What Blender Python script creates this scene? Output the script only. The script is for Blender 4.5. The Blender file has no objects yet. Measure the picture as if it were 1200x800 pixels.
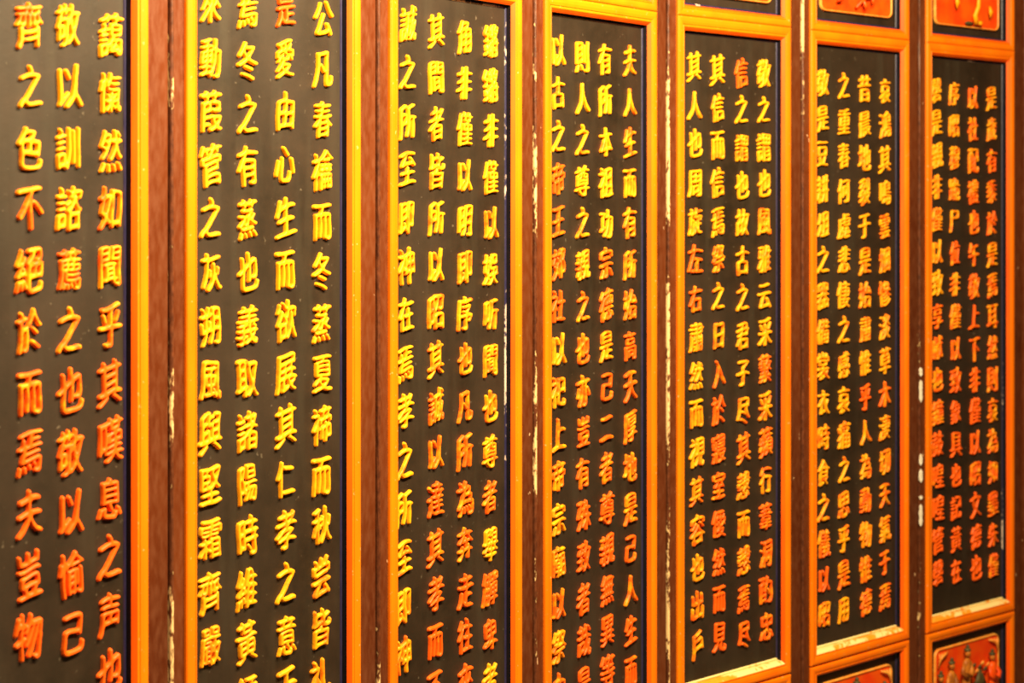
import bpy, math, random
import numpy as np
from mathutils import Vector, Matrix

random.seed(7)
scene = bpy.context.scene
COL = scene.collection

# ------------------------------------------------------------------ camera, world, lights, exposure
F_PX = 2000.0                      # focal length in pixels of the 1200 px wide frame
EYE = 1.75
cam_data = bpy.data.cameras.new('camera')
cam_data.sensor_width = 36.0
cam_data.lens = 36.0 * F_PX / 1200.0
cam_data.shift_y = -(400.0 - 241.0) / 1200.0
cam_data.dof.use_dof = True
cam_data.dof.focus_distance = 3.2
cam_data.dof.aperture_fstop = 4.0
cam_data.clip_start = 0.05
cam = bpy.data.objects.new('camera', cam_data)
cam.location = (0, 0, EYE)
cam.rotation_euler = (math.radians(90), 0, 0)
COL.objects.link(cam)
scene.camera = cam

world = bpy.data.worlds.new('world')
scene.world = world
world.use_nodes = True
world.node_tree.nodes['Background'].inputs[0].default_value = (1.0, 0.52, 0.25, 1)
world.node_tree.nodes['Background'].inputs[1].default_value = 0.07


def area_light(name, loc, target, size, power, color):
    d = bpy.data.lights.new(name, 'AREA')
    d.shape = 'DISK'
    d.size = size
    d.energy = power
    d.color = color
    o = bpy.data.objects.new(name, d)
    o.location = loc
    o.rotation_euler = (Vector(target) - Vector(loc)).to_track_quat('-Z', 'Y').to_euler()
    COL.objects.link(o)
    return o


# unseen strip light added in front of the leaves, its length chosen for the falloff
strip_light = area_light('unseen_strip_light', (0.66, 2.12, 2.98), (-0.30, 3.05, 2.0), 0.30, 232, (1.0, 0.80, 0.46))
strip_light.data.shape = 'RECTANGLE'
strip_light.data.size = 2.0
strip_light.data.size_y = 0.12
_a = (Vector((-0.30, 3.05, 2.0)) - Vector((0.66, 2.12, 2.98))).normalized()
_x = Vector((0.65, 0.76, 0.0)).normalized()
_y = (-_a).cross(_x).normalized()
_m = Matrix((_x, _y, _x.cross(_y))).transposed()
strip_light.rotation_euler = _m.to_euler()

vs = scene.view_settings
vs.view_transform = 'Standard'
vs.look = 'None'
vs.gamma = 1.0
vs.exposure = 0.1
vs.use_curve_mapping = False


# ------------------------------------------------------------------ node helpers
class Mat:
    def __init__(self, name, rough=0.5, spec=0.5):
        self.m = bpy.data.materials.new(name)
        self.m.use_nodes = True
        self.nt = self.m.node_tree
        self.b = self.nt.nodes['Principled BSDF']
        self.b.inputs['Roughness'].default_value = rough
        self.b.inputs['Specular IOR Level'].default_value = spec
        self.tc = self.nt.nodes.new('ShaderNodeTexCoord')

    def link(self, a, b):
        self.nt.links.new(a, b)

    def noise(self, scale, detail=3, stretch=(1, 1, 1), offset_random=True, rough=0.5):
        mp = self.nt.nodes.new('ShaderNodeMapping')
        mp.inputs['Scale'].default_value = stretch
        self.link(self.tc.outputs['Object'], mp.inputs['Vector'])
        if offset_random:
            oi = self.nt.nodes.new('ShaderNodeObjectInfo')
            mul = self.nt.nodes.new('ShaderNodeMath')
            mul.operation = 'MULTIPLY'
            mul.inputs[1].default_value = 37.0
            self.link(oi.outputs['Random'], mul.inputs[0])
            cx = self.nt.nodes.new('ShaderNodeCombineXYZ')
            for i in range(3):
                self.link(mul.outputs[0], cx.inputs[i])
            self.link(cx.outputs[0], mp.inputs['Location'])
        n = self.nt.nodes.new('ShaderNodeTexNoise')
        n.inputs['Scale'].default_value = scale
        n.inputs['Detail'].default_value = detail
        n.inputs['Roughness'].default_value = rough
        self.link(mp.outputs[0], n.inputs['Vector'])
        return n.outputs['Fac']

    def ramp(self, fac, lo, hi, a=0.0, b=1.0):
        r = self.nt.nodes.new('ShaderNodeMapRange')
        r.inputs['From Min'].default_value = lo
        r.inputs['From Max'].default_value = hi
        r.inputs['To Min'].default_value = a
        r.inputs['To Max'].default_value = b
        self.link(fac, r.inputs['Value'])
        return r.outputs[0]

    def math(self, op, a, b):
        n = self.nt.nodes.new('ShaderNodeMath')
        n.operation = op
        for i, v in enumerate((a, b)):
            if isinstance(v, (int, float)):
                n.inputs[i].default_value = v
            else:
                self.link(v, n.inputs[i])
        return n.outputs[0]

    def mix(self, fac, a, b):
        n = self.nt.nodes.new('ShaderNodeMix')
        n.data_type = 'RGBA'
        for sock, v in ((n.inputs['Factor'], fac), (n.inputs[6], a), (n.inputs[7], b)):
            if isinstance(v, (tuple, float, int)):
                sock.default_value = (*v, 1) if isinstance(v, tuple) else v
            else:
                self.link(v, sock)
        return n.outputs[2]

    def color(self, sock):
        self.link(sock, self.b.inputs['Base Color'])

    def rough(self, sock):
        self.link(sock, self.b.inputs['Roughness'])

    def bump(self, sock, strength, dist=0.001):
        n = self.nt.nodes.new('ShaderNodeBump')
        n.inputs['Strength'].default_value = strength
        n.inputs['Distance'].default_value = dist
        self.link(sock, n.inputs['Height'])
        self.link(n.outputs[0], self.b.inputs['Normal'])

    def objcolor(self):
        oi = self.nt.nodes.new('ShaderNodeObjectInfo')
        s = self.nt.nodes.new('ShaderNodeSeparateColor')
        self.link(oi.outputs['Color'], s.inputs[0])
        return s.outputs[0]


def mat_gold():
    """gilding; object colour red channel = how far the gold has worn to its red-orange ground"""
    M = Mat('worn_gilding', 0.42, 0.25)
    n1 = M.noise(45, 3)
    n2 = M.noise(160, 2)
    amt = M.objcolor()
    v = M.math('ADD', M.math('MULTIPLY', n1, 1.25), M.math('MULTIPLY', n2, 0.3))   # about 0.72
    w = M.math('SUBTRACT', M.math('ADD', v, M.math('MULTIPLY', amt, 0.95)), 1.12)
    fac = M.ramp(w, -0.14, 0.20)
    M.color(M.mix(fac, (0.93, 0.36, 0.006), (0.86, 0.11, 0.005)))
    M.bump(n2, 0.35, 0.001)
    return M.m


def mat_board():
    M = Mat('black_lacquer', 0.5, 0.35)
    n1 = M.noise(5, 4, (1, 1, 0.5))
    n2 = M.noise(90, 3)
    n3 = M.noise(28, 4, (1, 1, 0.12))
    base = M.mix(M.ramp(n1, 0.3, 0.7), (0.013, 0.0085, 0.0045), (0.028, 0.0165, 0.009))
    n4 = M.noise(22, 4, rough=0.65)
    base = M.mix(M.ramp(n4, 0.35, 0.7, 0, 0.6), base, (0.036, 0.021, 0.012))
    base = M.mix(M.ramp(n3, 0.52, 0.75, 0, 0.5), base, (0.04, 0.031, 0.02))
    base = M.mix(M.ramp(n2, 0.70, 0.76, 0, 0.6), base, (0.13, 0.10, 0.07))
    M.color(base)
    M.rough(M.ramp(n1, 0.3, 0.7, 0.42, 0.6))
    M.bump(n2, 0.25, 0.0008)
    return M.m


def mat_orange():
    M = Mat('orange_paint', 0.42, 0.2)
    n1 = M.noise(14, 3, (1, 1, 0.3))
    n2 = M.noise(120, 3)
    c = M.mix(M.ramp(n1, 0.35, 0.7), (0.90, 0.20, 0.002), (0.88, 0.15, 0.002))
    c = M.mix(M.ramp(n2, 0.68, 0.74, 0, 0.6), c, (0.75, 0.42, 0.16))
    M.color(c)
    M.bump(n2, 0.2, 0.0006)
    return M.m


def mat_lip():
    M = Mat('red_orange_slope', 0.45, 0.2)
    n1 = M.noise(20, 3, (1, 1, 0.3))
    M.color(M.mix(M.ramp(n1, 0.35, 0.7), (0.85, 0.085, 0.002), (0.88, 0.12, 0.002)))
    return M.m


def mat_brown():
    M = Mat('brown_lacquer', 0.36, 0.35)
    n1 = M.noise(9, 4, (1, 1, 0.25))
    n2 = M.noise(110, 4, (1, 1, 0.35))
    n3 = M.noise(60, 2, (1, 1, 0.5))
    c = M.mix(M.ramp(n1, 0.3, 0.7), (0.070, 0.013, 0.003), (0.120, 0.026, 0.006))
    c = M.mix(M.ramp(n2, 0.35, 0.8, 0, 0.55), c, (0.16, 0.05, 0.018))
    c = M.mix(M.ramp(n3, 0.74, 0.77), c, (0.6, 0.36, 0.2))
    M.color(c)
    M.rough(M.ramp(n2, 0.3, 0.7, 0.30, 0.50))
    M.bump(n2, 0.3, 0.0008)
    return M.m


def mat_worn_lit(name, base, dark, bare, scale=16, spec=0.5):
    """painted bead with chips of bare wood or filler, on the seam also a painted highlight; object colour red channel = pale share"""
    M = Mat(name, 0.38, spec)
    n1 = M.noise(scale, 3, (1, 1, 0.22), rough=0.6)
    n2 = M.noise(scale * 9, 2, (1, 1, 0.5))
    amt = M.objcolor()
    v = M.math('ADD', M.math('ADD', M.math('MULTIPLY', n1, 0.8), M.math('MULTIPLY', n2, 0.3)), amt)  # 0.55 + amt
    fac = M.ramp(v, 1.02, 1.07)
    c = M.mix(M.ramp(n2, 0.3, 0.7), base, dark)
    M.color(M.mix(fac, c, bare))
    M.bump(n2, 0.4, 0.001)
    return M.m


def mat_plain(name, a, b, scale=20, rough=0.5, spec=0.4):
    M = Mat(name, rough, spec)
    n = M.noise(scale, 3)
    M.color(M.mix(M.ramp(n, 0.35, 0.65), a, b))
    M.bump(n, 0.2, 0.001)
    return M.m


GOLD = mat_gold()
BOARD = mat_board()
ORANGE = mat_orange()
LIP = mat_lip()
BROWN = mat_brown()
SEAM = mat_worn_lit('worn_brown_bead_highlight', (0.13, 0.035, 0.012), (0.05, 0.012, 0.004), (0.80, 0.52, 0.24))  # pale streaks: chipped paint plus the seam's highlight put into the colour
NAVY = mat_worn_lit('navy_reflection_bead', (0.016, 0.013, 0.055), (0.028, 0.020, 0.062), (0.62, 0.46, 0.40))  # bluish reflection on the black bead put into its colour; chips are wear
LEDGE = mat_worn_lit('dusty_ledge', (0.88, 0.30, 0.01), (0.86, 0.36, 0.03), (0.92, 0.72, 0.30), 9)
BLACK = mat_plain('black_rebate', (0.006, 0.004, 0.006), (0.010, 0.006, 0.008), 40, 0.7, 0.2)
RED = mat_plain('red_orange_field', (0.85, 0.05, 0.002), (0.88, 0.10, 0.002), 25, 0.45)
PALEGOLD = mat_plain('pale_gold_border', (0.85, 0.22, 0.02), (0.85, 0.38, 0.06), 60, 0.45)
OLIVE = mat_plain('dark_olive_paint', (0.05, 0.035, 0.008), (0.10, 0.07, 0.02), 60, 0.6)
ROBE = mat_plain('brown_gold_paint', (0.28, 0.07, 0.006), (0.60, 0.19, 0.015), 50, 0.5)
CHIP = mat_plain('white_filler', (0.85, 0.74, 0.58), (0.95, 0.88, 0.75), 90, 0.8, 0.2)
STONE = mat_plain('grey_stone', (0.16, 0.13, 0.10), (0.22, 0.18, 0.14), 6, 0.7, 0.3)


# ------------------------------------------------------------------ mesh helpers
def obj(name, verts, faces, mat, parent=None, smooth=False, mats=None, midx=None):
    me = bpy.data.meshes.new(name)
    me.from_pydata(verts, [], faces)
    for m in (mats or [mat]):
        me.materials.append(m)
    if midx is not None:
        me.polygons.foreach_set('material_index', midx)
    if smooth:
        me.polygons.foreach_set('use_smooth', [True] * len(me.polygons))
    me.validate()
    me.update()
    o = bpy.data.objects.new(name, me)
    o.color = (0, 0, 0, 1)
    COL.objects.link(o)
    if parent:
        o.parent = parent
    return o


def box(x0, x1, y0, y1, z0, z1):
    v = [(x, y, z) for z in (z0, z1) for y in (y0, y1) for x in (x0, x1)]
    f = [(0, 1, 3, 2), (4, 6, 7, 5), (0, 4, 5, 1), (2, 3, 7, 6), (0, 2, 6, 4), (1, 5, 7, 3)]
    f = [tuple(reversed(a)) for a in f]
    f = [tuple(reversed(a)) for a in f]
    return v, f


def fix_normals(o):
    import bmesh
    bm = bmesh.new()
    bm.from_mesh(o.data)
    bmesh.ops.recalc_face_normals(bm, faces=bm.faces)
    bm.to_mesh(o.data)
    bm.free()
    return o


def extrude_profile(name, prof, z0, z1, mat, parent, smooth=False, mats=None, seg_mat=None, nz=1, jit=0.0):
    """closed profile of (x, y) points run upright from z0 to z1"""
    n = len(prof)
    verts, faces, mi = [], [], []
    for k in range(nz + 1):
        z = z0 + (z1 - z0) * k / nz
        for (x, y) in prof:
            j = random.uniform(-jit, jit) if 0 < k < nz else 0
            verts.append((x + j, y + j, z))
    for k in range(nz):
        for i in range(n):
            a = k * n + i
            b = k * n + (i + 1) % n
            faces.append((a, b, b + n, a + n))
            mi.append(seg_mat[i] if seg_mat else 0)
    faces.append(tuple(range(n)))
    mi.append(0)
    faces.append(tuple(nz * n + i for i in reversed(range(n))))
    mi.append(0)
    o = obj(name, verts, faces, mat, parent, smooth, mats, mi)
    return fix_normals(o)


def mitred(name, side, rect, prof, parent, mats, seg_mat, smooth=False, zf=1.0):
    """one side of a picture-frame moulding around the outer rectangle; profile = (distance in from
    the outer edge, height towards the room)"""
    x0, x1, z0, z1 = rect

    def corner(ix, iz, d):
        return (x0 + d if ix == 0 else x1 - d, z0 + d * zf if iz == 0 else z1 - d * zf)
    ends = {'left': ((0, 0), (0, 1)), 'right': ((1, 0), (1, 1)), 'bottom': ((0, 0), (1, 0)), 'top': ((0, 1), (1, 1))}[side]
    verts, faces, mi = [], [], []
    for e in ends:
        for d, h in prof:
            x, z = corner(e[0], e[1], d)
            verts.append((x, -h, z))
    n = len(prof)
    for i in range(n):
        j = (i + 1) % n
        faces.append((i, j, n + j, n + i))
        mi.append(seg_mat[i])
    faces.append(tuple(range(n)))
    faces.append(tuple(n + i for i in range(n)))
    mi += [0, 0]
    o = obj(name, verts, faces, None, parent, smooth, mats, mi)
    o.color = (0, 0, 0, 1)
    return fix_normals(o)


# ------------------------------------------------------------------ gilt characters in relief
GN = 60            # grid cells across one character
font_curve = bpy.data.curves.new('lettering_source', 'FONT')
font_curve.resolution_u = 3
font_obj = bpy.data.objects.new('lettering_source', font_curve)


def gauss(sig):
    r = int(math.ceil(sig * 3))
    k = np.exp(-0.5 * (np.arange(-r, r + 1) / sig) ** 2)
    return k / k.sum()


def blur(img, sx, sy):
    out = np.apply_along_axis(lambda m: np.convolve(m, gauss(sy), 'same'), 0, img)
    return np.apply_along_axis(lambda m: np.convolve(m, gauss(sx), 'same'), 1, out)


nrng = np.random.RandomState(11)
glyph_cache = {}


def glyph_mesh(ch):
    """brush-like relief of one written character: the stroke field is softened so that the strokes
    swell, join and end round, then cut at a level line and domed"""
    if ch in glyph_cache:
        return glyph_cache[ch]
    font_curve.body = ch
    tm = bpy.data.meshes.new_from_object(font_obj)
    tm.calc_loop_triangles()
    vc = np.array([v.co[:2] for v in tm.vertices])
    tris = np.array([t.vertices[:] for t in tm.loop_triangles])
    bpy.data.meshes.remove(tm)
    S = 2
    R = GN * S
    lo = np.array([-0.06, -0.18])
    span = 1.12
    P = (vc - lo) / span * R
    img = np.zeros((R + 1, R + 1))
    for t in tris:
        a, b, c = P[t]
        xa, xb = int(max(0, math.floor(min(a[0], b[0], c[0])))), int(min(R, math.ceil(max(a[0], b[0], c[0]))))
        ya, yb = int(max(0, math.floor(min(a[1], b[1], c[1])))), int(min(R, math.ceil(max(a[1], b[1], c[1]))))
        X, Y = np.meshgrid(np.arange(xa, xb + 1), np.arange(ya, yb + 1))
        d = (b[0] - a[0]) * (c[1] - a[1]) - (b[1] - a[1]) * (c[0] - a[0])
        if abs(d) < 1e-9:
            continue
        u = ((X - a[0]) * (c[1] - a[1]) - (Y - a[1]) * (c[0] - a[0])) / d
        v = ((b[0] - a[0]) * (Y - a[1]) - (b[1] - a[1]) * (X - a[0])) / d
        e = 1e-6
        img[ya:yb + 1, xa:xb + 1][(u >= -e) & (v >= -e) & (u + v <= 1 + e)] = 1.0
    Fd = blur(img, 0.035 / span * R, 0.021 / span * R)[::S, ::S]
    nz = blur(nrng.rand(GN + 1, GN + 1), 3.0, 3.0)
    nz = (nz - nz.mean()) / (nz.std() + 1e-9)
    iso = 0.235
    low = np.linspace(1.12, 0.92, GN + 1)[:, None]
    Fd = Fd * (1 + 0.17 * np.clip(nz, -1.6, 1.6)) * low
    Fd[0, :] = Fd[-1, :] = Fd[:, 0] = Fd[:, -1] = 0
    w1 = nrng.uniform(-1, 1, 8)

    def place(gx, gy, h):
        x = gx / GN * span + lo[0]
        y = gy / GN * span + lo[1]
        xx = x + 0.016 * math.sin(5 * y + 3 * w1[0]) + 0.010 * math.sin(9 * y + 4 * x + 3 * w1[1])
        yy = y + 0.016 * math.sin(5 * x + 3 * w1[2]) + 0.010 * math.sin(8 * x - 5 * y + 3 * w1[3])
        yy += (0.10 + 0.04 * w1[4]) * (x - 0.5) - 0.05 * (x - 0.5) ** 2
        xx = 0.5 + (xx - 0.5) * (1 + 0.05 * w1[5])
        return ((xx - 0.5) * 0.0480, -h, (yy - 0.38) * 0.0705)

    def hgt(f):
        return 0.0062 * math.sqrt(min(1.0, max(0.0, (f - iso) / (0.62 - iso))))
    verts, faces, ids = [], [], {}
    F = Fd.tolist()

    def vid(i, j):
        k = (i, j)
        if k not in ids:
            ids[k] = len(verts)
            verts.append(place(i, j, hgt(F[j][i]) + 0.0004))
        return ids[k]

    def cid(a, b):
        if a > b:
            a, b = b, a
        k = (a, b)
        if k not in ids:
            fa, fb = F[a[1]][a[0]], F[b[1]][b[0]]
            t = (iso - fa) / (fb - fa)
            ids[k] = len(verts)
            verts.append(place(a[0] + (b[0] - a[0]) * t, a[1] + (b[1] - a[1]) * t, -0.0004))
        return ids[k]
    for j in range(GN):
        for i in range(GN):
            cs = ((i, j), (i + 1, j), (i + 1, j + 1), (i, j + 1))
            ins = [F[c[1]][c[0]] > iso for c in cs]
            if not any(ins):
                continue
            poly = []
            for q in range(4):
                a, b = cs[q], cs[(q + 1) % 4]
                if ins[q]:
                    poly.append(vid(*a))
                if ins[q] != ins[(q + 1) % 4]:
                    poly.append(cid(a, b))
            if len(poly) >= 3:
                faces.append(tuple(poly))
    me = bpy.data.meshes.new('character')
    me.from_pydata(verts, [], faces)
    me.materials.append(GOLD)
    me.polygons.foreach_set('use_smooth', [True] * len(me.polygons))
    me.update()
    glyph_cache[ch] = me
    return me


# text of each leaf, columns left to right: (text, u and z of the first character, u and z of the last,
# wear of the gilding at the top and at the bottom)
TEXT = [
    [
        ("齊之色不絕於而焉夫豈物", 0.2233, 2.0127, 0.2218, 1.1228, 0.25, 0.75),
        ("敬以訓諮薦之也敬以愉己", 0.2950, 2.0188, 0.3030, 1.1100, 0, 0.85),
        ("藹愾然如聞乎其嘆息之声也", 0.3769, 2.0115, 0.3752, 1.0366, 0.05, 1),
    ],
    [
        ("來動葭管之灰朔風與堅霜齊嚴", 0.0965, 2.0780, 0.0946, 1.0332, 0, 0.22),
        ("焉冬之有蒸也義取諸陽時維黃鍾", 0.1797, 2.0787, 0.1778, 0.9351, 0, 0.1),
        ("是愛由心生而欲展其仁孝之意于", 0.2671, 2.0896, 0.2691, 0.9275, 0, 0.1),
        ("公凡春禴而冬蒸夏禘而秋尝皆礼", 0.3588, 2.0786, 0.3545, 0.9249, 0, 0.3),
    ],
    [
        ("誠之所至即神在焉孝之所至即神", 0.0991, 2.0874, 0.0844, 0.9199, 0, 0.3),
        ("其間者皆所以昭其誠以達其孝而不", 0.1847, 2.0834, 0.1821, 0.8361, 0.05, 0.8),
        ("角非僅以明即序也凡所為奔走往來", 0.2714, 2.0774, 0.2741, 0.8268, 0.1, 0.8),
        ("鏘鏘非僅以娛听聞也尊者舉觶卑者", 0.3564, 2.0774, 0.3536, 0.8123, 0.1, 0.6),
    ],
    [
        ("以古之帝王郊社以祀上帝宗廟以祭由", 0.0936, 2.0716, 0.0965, 0.7437, 0.3, 0.45),
        ("則人之尊之親之也亦豈有殊致者哉是", 0.1801, 2.0668, 0.1862, 0.7385, 0.1, 0.9),
        ("有所本祖功宗德是己二者尊親無異等", 0.2636, 2.0651, 0.2730, 0.7436, 0.1, 0.9),
        ("夫人生而有所始高天厚地是己人生而", 0.3566, 2.0695, 0.3599, 0.7271, 0.3, 0.7),
    ],
    [
        ("其人也周旋左右肅然而視其容也出戶", 0.1034, 2.0703, 0.1152, 0.7378, 0.1, 0.4),
        ("其信而信焉祭之日入於寢室僾然而見", 0.1871, 2.0690, 0.1932, 0.7423, 0.1, 0.75),
        ("信之謂也故古之君子尽其愨而愨焉尽", 0.2732, 2.0655, 0.2826, 0.7311, 0.1, 0.55),
        ("敬之謂也風雅云采蘩采蘋行葦洞酌忠", 0.3555, 2.0678, 0.3651, 0.7376, 0.1, 0.6),
    ],
    [
        ("敬是豆耕俎之器備裳衣時食之儀以昭", 0.0936, 2.0561, 0.1004, 0.7307, 0.0, 0.4),
        ("之重春何處悲悽之感哀痛之思乎是用", 0.1832, 2.0518, 0.1832, 0.7326, 0.1, 0.35),
        ("昔晨地裂于是始肅惟乎人為動物惟德", 0.2681, 2.0492, 0.2753, 0.7335, 0.1, 0.5),
        ("哀鴻其鳴雲烟慘淡草木淒切天氣于焉", 0.3553, 2.0465, 0.3553, 0.7388, 0.2, 0.45),
    ],
    [
        ("磬是親非僅以致享獻也鐘鼓喤喤管磬", 0.0942, 2.0588, 0.1019, 0.7654, 0.15, 0.8),
        ("序昭穆跪尸位非僅以致象具也記黃在", 0.1755, 2.0531, 0.1872, 0.7581, 0.3, 0.8),
        ("以社配禮也午敬上下非僅以昭文德也", 0.2626, 2.0474, 0.2787, 0.7548, 0.4, 0.8),
        ("是歲有黍於是焉耳然則哀為如墨朱僅", 0.3519, 2.0487, 0.3602, 0.7507, 0.4, 0.6),
    ],
]
# (leaf, column, row): wear of single characters that stand out
WEAR = {(0, 0, 0): .35, (0, 0, 1): .15, (0, 2, 3): .45, (1, 2, 0): .75, (1, 2, 1): .0, (3, 0, 3): .6, (3, 0, 4): .6,
        (3, 0, 5): .6, (3, 0, 6): .7, (4, 0, 5): .6, (4, 0, 6): .6, (4, 2, 0): .6, (4, 1, 9): .7, (4, 1, 8): .6,
        (5, 2, 9): 1.3, (5, 0, 14): 1.1, (5, 0, 3): 0.0, (6, 0, 1): 0, (6, 0, 2): 0, (6, 0, 6): 0, (2, 3, 11): .1, (2, 3, 14): .1,
        (2, 2, 15): 1.0, (3, 1, 12): 1.1, (3, 1, 13): 1.1, (3, 2, 13): 1.1, (3, 2, 14): 1.0, (3, 1, 14): 1.1}

# ------------------------------------------------------------------ plan of the folding leaves
JOINTS = [(-0.8278, 2.3019), (-0.5421, 2.6956), (-0.2447, 3.0807), (0.0438, 3.4724), (0.3491, 3.8512),
          (0.7083, 4.1793), (1.0714, 4.5032), (1.4408, 4.8197)]
LW = 0.4865
GAP = 0.0016
SL, SR = 0.032, 0.047            # widths of the left and right stile
FW = 0.029                       # width of the frame moulding
LEAF_Z0, LEAF_Z1 = 0.035, 2.62
TEXT_Z = (0.65, 2.15)            # black board of the inscription, between its mouldings
LOW_Z = (0.16, 0.65 - 2.04 * FW - 0.0045)
TOP_Z = (2.15 + 2.04 * FW + 0.0005, 2.49)

# moulding: outer side, rounded top, groove, inner slope in a redder tone, then the black rebate wall
PROF = [(0, -0.016), (0, 0.0045), (0.0015, 0.0065), (0.005, 0.0076), (0.011, 0.0076), (0.0165, 0.0062),
        (0.0175, 0.0045), (0.0190, 0.0046), (0.0200, 0.0058), (0.0220, 0.0052), (0.0265, 0.0005), (0.0275, -0.0010),
        (0.0285, -0.0020), (FW, -0.0145), (FW, -0.016)]
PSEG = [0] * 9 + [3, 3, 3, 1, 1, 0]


def rail_prof_segmat(side):
    s = list(PSEG)
    if side == 'bottom':          # dust and bare gesso on the upward ledge
        s[7] = 0
        s[9] = s[10] = s[11] = s[12] = 2
    return s


LABELS = [
    "black inscribed leaf cut by photo's left edge, its large gilt characters blurred",
    'inscribed leaf second from left, bright yellow gilt with one orange character atop its third column',
    'inscribed leaf third from left, worn white streak at top of its dark right edging',
    'fourth inscribed leaf from left, right columns worn to red-orange near the bottom',
    'fifth inscribed leaf from left, lower board corner in view but no lower red panel',
    'inscribed leaf second from right, one fully red character in its third column',
    'rightmost inscribed leaf, yellow carving on red panel above, carved figures below',
]
SEAM_WEAR_SHINE = [0.25, 0.48, 0.42, 0.425, 0.455, 0.38, 0.36]
NAVY_WEAR = [0.30, 0.22, 0.44, 0.24, 0.30, 0.26, 0.36]


def rounded_rect(x0, x1, z0, z1, r, n=5, notch=False):
    pts = []
    for cx, cz, a0 in ((x1 - r, z1 - r, 0), (x0 + r, z1 - r, 90), (x0 + r, z0 + r, 180), (x1 - r, z0 + r, 270)):
        for k in range(n + 1):
            a = math.radians(a0 + 90 * k / n)
            pts.append((cx + r * math.cos(a), cz + r * math.sin(a)))
    return pts


def tube(pts, radii, sides=8, squash=0.6):
    """smooth tapering body through points in the (x, y, z) of the leaf"""
    verts, faces = [], []
    P = [Vector(p) for p in pts]
    for i, p in enumerate(P):
        d = (P[min(i + 1, len(P) - 1)] - P[max(i - 1, 0)]).normalized()
        side = d.cross(Vector((0, 1, 0)))
        side = side.normalized() if side.length > 1e-5 else Vector((1, 0, 0))
        fr = Vector((0, 1, 0))
        for k in range(sides):
            a = 2 * math.pi * k / sides
            verts.append(tuple(p + side * math.cos(a) * radii[i] + fr * math.sin(a) * radii[i] * squash))
    for i in range(len(P) - 1):
        for k in range(sides):
            a, b = i * sides + k, i * sides + (k + 1) % sides
            faces.append((a, b, b + sides, a + sides))
    faces.append(tuple(range(sides)))
    faces.append(tuple((len(P) - 1) * sides + k for k in reversed(range(sides))))
    return verts, faces


def blob(c, r, n=8, m=5):
    verts, faces = [], []
    for j in range(m + 1):
        t = math.pi * j / m
        for i in range(n):
            a = 2 * math.pi * i / n
            verts.append((c[0] + r[0] * math.sin(t) * math.cos(a), c[1] + r[1] * math.sin(t) * math.sin(a),
                          c[2] + r[2] * math.cos(t)))
    for j in range(m):
        for i in range(n):
            a, b = j * n + i, j * n + (i + 1) % n
            faces.append((a, b, b + n, a + n))
    return verts, faces


def merge(parts):
    V, Fc = [], []
    for v, f in parts:
        o = len(V)
        V += v
        Fc += [tuple(i + o for i in g) for g in f]
    return V, Fc


def figure(panel, x, z, s, robe, lean=0.0, hat=OLIVE, arm=1):
    """small carved person standing on the red field: robe with body and sleeves, head, cap"""
    y = -0.004
    body = tube([(x, y, z), (x + lean * .2, y - .002, z + .035 * s), (x + lean * .5, y - .003, z + .07 * s),
                 (x + lean * .8, y - .003, z + .098 * s), (x + lean, y - .002, z + .108 * s)],
                [.020 * s, .017 * s, .013 * s, .015 * s, .006 * s], 10, .55)
    sl1 = tube([(x + lean * .8 - .012 * s, y - .003, z + .096 * s), (x - .020 * s, y - .008, z + .075 * s),
                (x - .006 * s, y - .013, z + .064 * s)], [.006 * s, .0075 * s, .009 * s], 8, .7)
    sl2 = tube([(x + lean * .8 + .012 * s, y - .003, z + .096 * s), (x + .022 * s * arm, y - .008, z + .078 * s),
                (x + .020 * s * arm - .012, y - .013, z + .066 * s)], [.006 * s, .0075 * s, .009 * s], 8, .7)
    o = obj('carved_figure', *merge([body, sl1, sl2]), robe, panel, True)
    fix_normals(o)
    hx, hz = x + lean * 1.1, z + .120 * s
    obj('carved_head', *blob((hx, y - .003, hz), (.008 * s, .008 * s, .0105 * s), 10, 7), ROBE, panel, True)
    obj('carved_cap', *merge([blob((hx, y - .002, hz + .009 * s), (.0105 * s, .009 * s, .006 * s)),
                              blob((hx + .001, y - .002, hz + .017 * s), (.005 * s, .005 * s, .006 * s))]), hat, panel, True)


def sprig(panel, pts, r, mat, leaf_mat, leaves):
    o = obj('carved_branch', *tube(pts, [r * (1 - .5 * i / (len(pts) - 1)) for i in range(len(pts))], 7, .8), mat, panel, True)
    fix_normals(o)
    for (x, z, a, ln) in leaves:
        v, f = tube([(x, -.004, z), (x + math.cos(a) * ln * .5, -.0075, z + math.sin(a) * ln * .5),
                     (x + math.cos(a) * ln, -.005, z + math.sin(a) * ln)], [ln * .10, ln * .26, ln * .04], 7, .5)
        fix_normals(obj('carved_petal', v, f, leaf_mat, panel, True))


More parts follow.
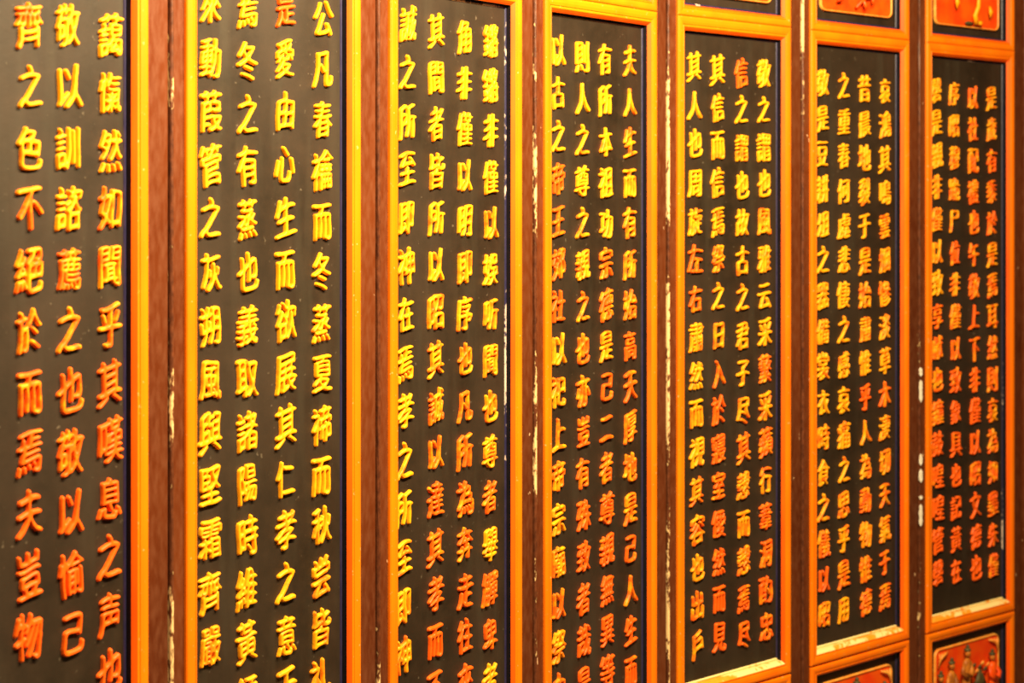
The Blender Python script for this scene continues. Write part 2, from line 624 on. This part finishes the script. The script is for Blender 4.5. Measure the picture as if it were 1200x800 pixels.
def carved_panel(root, zr, k, where):
    bx0, bx1 = SL + FW, LW - SR - FW
    z0, z1 = zr
    p = obj('carved_panel', *box(bx0 - .002, bx1 + .002, 0.0135, 0.020, z0 - .002, z1 + .002), BOARD, root)
    fx0, fx1, fz0, fz1 = bx0 + .026, bx1 - .030, z0 + .028, z1 - .027
    # red field, its rim raised off the board
    a = rounded_rect(fx0, fx1, fz0, fz1, .018)
    n = len(a)
    verts = [(x, .0136, z) for x, z in a] + [(x, .0085, z) for x, z in a]
    faces = [tuple(range(n, 2 * n))] + [(i, (i + 1) % n, n + (i + 1) % n, n + i) for i in range(n)]
    fix_normals(obj('red_field', verts, faces, RED, p))
    # rounded pale border
    rings = [(0.0, .0125), (0.0008, .0065), (.0024, .0052), (.0040, .0060), (.0048, .0090)]
    verts, faces = [], []
    for d, y in rings:
        verts += [(x, y, z) for x, z in rounded_rect(fx0 - .002 + d, fx1 + .002 - d, fz0 - .002 + d, fz1 + .002 - d, .020 - d)]
    for q in range(len(rings) - 1):
        faces += [(q * n + i, q * n + (i + 1) % n, (q + 1) * n + (i + 1) % n, (q + 1) * n + i) for i in range(n)]
    fix_normals(obj('field_border', verts, faces, PALEGOLD, p, True))
    for e in ((0, 0), (1, 0), (0, 1), (1, 1)):                     # fretted corner leaves
        cx = fx0 + .008 if e[0] == 0 else fx1 - .008
        cz = fz0 + .008 if e[1] == 0 else fz1 - .008
        sx, sz = (1 if e[0] == 0 else -1), (1 if e[1] == 0 else -1)
        parts = []
        for q in range(4):
            parts.append(tube([(cx + sx * (.004 + .013 * q), .004, cz + sz * .001),
                               (cx + sx * (.006 + .007 * q), .001, cz + sz * (.016 - .003 * q)),
                               (cx + sx * .001, .004, cz + sz * (.040 - .009 * q))], [.002, .0038, .0016], 6, .8))
        if where == 'low':
            fix_normals(obj('corner_fret', *merge(parts), PALEGOLD, p, True))
    cy = (fz0 + fz1) / 2
    if where == 'low':
        zb = fz1 - .165
        figure(p, 0.088, zb - .022, 0.95, OLIVE, .004)
        figure(p, 0.135, zb - .002, 1.0, ROBE, .006)
        figure(p, 0.205, zb + .014, 1.05, ROBE, .008, arm=1)
        figure(p, 0.335, zb - .010, 1.0, RED, -.004)
        # bundle, canopy and foliage between them
        cone, f = tube([(.272, -.003, zb + .040), (.272, -.007, zb + .061), (.272, -.006, zb + .088)], [.034, .020, .003], 9, .35)
        fix_normals(obj('carved_canopy', cone, f, OLIVE, p, True))
        for q in range(7):
            x = .228 + .013 * q
            z = zb + .086 + .010 * math.sin(q * 2.1)
            fix_normals(obj('carved_leaf', *tube([(x, -.001, z), (x + .008, -.006, z + .008), (x + .016, -.002, z + .011)],
                                                 [.002, .0062, .001], 7, .5), (PALEGOLD, OLIVE)[q % 2], p, True))
        rocks = [blob((.10 + .052 * q, .004, fz0 + .060 + .012 * math.sin(q * 1.7)), (.032, .008, .034), 9, 6) for q in range(6)]
        fix_normals(obj('carved_rocks', *merge(rocks), ROBE, p, True))
    else:
        gold = k == 6
        mat, lm = (GOLD, GOLD) if gold else (RED, RED)
        if gold:
            sprig(p, [(.262, -.002, fz0 + .010), (.250, -.006, fz0 + .032), (.262, -.008, fz0 + .055), (.268, -.006, fz0 + .085),
                      (.255, -.006, fz0 + .12), (.262, -.004, fz0 + .16)], .0085, mat, lm,
                  [(.262, fz0 + .012, 0, .026), (.166, fz0 + .080, -1.5, .036), (.322, fz0 + .062, -1.5, .032),
                   (.25, fz0 + .10, 2.6, .04), (.27, fz0 + .13, .5, .04), (.17, fz0 + .12, 1.2, .04), (.32, fz0 + .11, 1.5, .04)])
            fix_normals(obj('carved_root', *blob((.235, .003, fz0 + .010), (.020, .006, .006)), OLIVE, p, True))
        else:
            sprig(p, [(.22, .000, fz0 + .014), (.245, -.003, fz0 + .035), (.28, -.003, fz0 + .048), (.31, -.003, fz0 + .075),
                      (.25, -.003, fz0 + .12)], .0045, mat, lm,
                  [(.245, fz0 + .036, -1.2, .028), (.28, fz0 + .050, -1.4, .026), (.30, fz0 + .06, .9, .032),
                   (.14, fz0 + .025, .6, .03), (.12, fz0 + .04, 1.0, .028), (.2, fz0 + .10, 2.2, .04), (.32, fz0 + .10, 1.3, .035)])
    return p


def frame(root, zr, wear, zf, ledge):
    rect = (SL, LW - SR, zr[0] - FW * zf, zr[1] + FW * zf)
    for side in ('left', 'right', 'bottom', 'top'):
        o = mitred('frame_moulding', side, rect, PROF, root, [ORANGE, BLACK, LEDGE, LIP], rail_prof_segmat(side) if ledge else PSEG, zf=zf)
        o.color = (wear, 0, 0, 1)
    inner = (SL + FW, LW - SR - FW, zr[0], zr[1])
    bead = [(0.0, -0.015), (0.0, -0.0128), (0.0015, -0.0112), (0.0030, -0.0108), (0.0045, -0.0114), (0.0058, -0.0132), (0.0058, -0.015)]
    return inner, bead


for k in range(7):
    (ax, ay), (bx_, by_) = JOINTS[k], JOINTS[k + 1]
    root = bpy.data.objects.new('inscribed_door_leaf', None)
    root.empty_display_size = 0.2
    COL.objects.link(root)
    root.location = (ax, ay, 0)
    root.rotation_euler = (0, 0, math.atan2(by_ - ay, bx_ - ax))
    root['label'] = LABELS[k]
    root['category'] = 'door leaf'
    root['group'] = 'row of inscribed folding door leaves'

    # stiles: rounded front edges, bead with wear and painted highlight on the meeting edge of the left one
    e = .0035
    extrude_profile('stile', [(GAP + .0075, .0), (SL - .0005, .0), (SL - .0005, .034), (GAP, .034), (GAP, .006), (GAP + .0075, .006)],
                    LEAF_Z0, LEAF_Z1, BROWN, root)
    xr = LW - SR + .0005
    extrude_profile('stile', [(xr, .0), (LW - .004, .0), (LW - .0012, .0012), (LW, .004), (LW, .034), (xr, .034)],
                    LEAF_Z0, LEAF_Z1, BROWN, root)
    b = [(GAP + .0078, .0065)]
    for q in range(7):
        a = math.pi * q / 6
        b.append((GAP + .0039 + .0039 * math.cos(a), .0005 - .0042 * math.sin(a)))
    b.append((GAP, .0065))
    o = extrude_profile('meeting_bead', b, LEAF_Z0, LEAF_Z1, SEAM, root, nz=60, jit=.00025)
    o.color = (SEAM_WEAR_SHINE[k], 0, 0, 1)

    # rails behind the mouldings
    for z0, z1 in ((LEAF_Z0, LOW_Z[0] - FW * .92 - .0005), (TOP_Z[1] + FW * .92 + .0005, LEAF_Z1)):
        obj('rail', *box(SL, LW - SR, 0, .034, z0, z1), BROWN, root)

    panels = []
    for zr, kind in ((LOW_Z, 'low'), (TEXT_Z, 'text'), (TOP_Z, 'top')):
        inner, bead = frame(root, zr, 0.50 if k >= 4 else 0.42, 1.12 if kind == 'text' else 0.92, kind == 'text')
        if kind == 'text':
            p = obj('text_panel', *box(inner[0] - .002, inner[1] + .002, 0.0132, 0.020, inner[2] - .002, inner[3] + .002), BOARD, root)
            panel = p
        else:
            p = carved_panel(root, zr, k, kind)
        for side in ('left', 'right', 'bottom', 'top'):
            low = side == 'bottom' and kind == 'text'
            o = mitred('edge_bead', side, inner, bead, p, [LEDGE if low else NAVY], [0] * len(bead))
            o.color = (0.58 if low else NAVY_WEAR[k], 0, 0, 1)

    for ci, (text, u0, z0, u1, z1, w0, w1) in enumerate(TEXT[k]):
        n = len(text)
        for ri, ch in enumerate(text):
            t = ri / (n - 1)
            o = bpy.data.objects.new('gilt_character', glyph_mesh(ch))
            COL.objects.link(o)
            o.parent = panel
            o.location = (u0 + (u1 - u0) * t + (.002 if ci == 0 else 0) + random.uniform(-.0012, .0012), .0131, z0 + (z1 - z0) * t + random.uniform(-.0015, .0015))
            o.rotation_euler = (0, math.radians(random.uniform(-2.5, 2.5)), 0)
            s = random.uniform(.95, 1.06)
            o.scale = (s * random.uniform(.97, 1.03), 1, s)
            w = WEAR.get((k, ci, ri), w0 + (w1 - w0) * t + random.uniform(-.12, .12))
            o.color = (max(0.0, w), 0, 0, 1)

    if k == 6:      # flakes of white filler where the meeting edge has lost its paint
        flakes = []
        for za, zb in ((1.323, 1.300), (1.290, 1.232), (1.095, 1.065), (1.055, 1.020), (0.985, 0.975), (.962, .905)):
            m = max(4, int((za - zb) / .006))
            prof = []
            for q in range(m + 1):
                z = za + (zb - za) * q / m
                wd = .0045 + .0028 * random.random() if 0 < q < m else .0012
                prof.append((z, .006 - wd + random.uniform(-.001, .001), .006 + wd))
            V, Fc = [], []
            for (z, xa, xb) in prof:
                V += [(xa, -.0035, z), (xb, -.0035, z), (xa, -.0050, z), (xb, -.0050, z)]
            for q in range(m):
                i = q * 4
                Fc += [(i + 2, i + 3, i + 7, i + 6), (i, i + 2, i + 6, i + 4), (i + 1, i + 5, i + 7, i + 3), (i, i + 4, i + 5, i + 1)]
            Fc += [(0, 1, 3, 2), (m * 4, m * 4 + 2, m * 4 + 3, m * 4 + 1)]
            fo = obj('filler_flake', V, Fc, CHIP, root)
            fix_normals(fo)

bpy.data.objects.remove(font_obj)

# ------------------------------------------------------------------ the setting: floor, sill, lintel, end post


def strip(name, off0, off1, z0, z1, mat):
    """solid band that follows the line of the leaves, between two offsets from their faces"""
    V, Fc = [], []
    n = len(JOINTS)
    for i, (x, y) in enumerate(JOINTS):
        a = Vector(JOINTS[max(i - 1, 0)])
        c = Vector(JOINTS[min(i + 1, n - 1)])
        d = (c - a).normalized()
        nrm = Vector((-d.y, d.x))
        ext = d * (-.08 if i == 0 else (.16 if i == n - 1 else 0))
        for off in (off0, off1):
            q = Vector((x, y)) + nrm * off + ext
            V += [(q.x, q.y, z0), (q.x, q.y, z1)]
    for i in range(n - 1):
        o = i * 4
        Fc += [(o, o + 4, o + 5, o + 1), (o + 2, o + 3, o + 7, o + 6), (o + 1, o + 5, o + 7, o + 3), (o, o + 2, o + 6, o + 4)]
    Fc += [(0, 1, 3, 2), ((n - 1) * 4, (n - 1) * 4 + 2, (n - 1) * 4 + 3, (n - 1) * 4 + 1)]
    o = obj(name, V, Fc, mat)
    fix_normals(o)
    o['kind'] = 'structure'
    return o


fl = obj('floor', *box(-4, 5, -2, 8, -.1, 0), STONE)
fix_normals(fl)
fl['kind'] = 'structure'
strip('trim_1', -.03, .07, 0, LEAF_Z0, BROWN)
strip('trim_2', -.03, .07, LEAF_Z1, LEAF_Z1 + .16, BROWN)
ax, ay = JOINTS[-1]
d = (Vector(JOINTS[-1]) - Vector(JOINTS[-2])).normalized()
post = extrude_profile('trim_3', [(.004, -.004), (.012, -.012), (.112, -.012), (.12, -.004), (.12, .06), (.004, .06)],
                       LEAF_Z0, LEAF_Z1, BROWN, None)
post.location = (ax, ay, 0)
post.rotation_euler = (0, 0, math.atan2(d.y, d.x))
post['kind'] = 'structure'
wall = fix_normals(obj('wall_right', *box(.121, 2.6, 0.0, .12, 0, 3.3), mat_plain('dark_red_plaster', (0.10, 0.022, 0.012), (0.13, 0.03, 0.016), 5, 0.8, 0.2)))
wall.location = post.location
wall.rotation_euler = post.rotation_euler
wall['kind'] = 'structure'
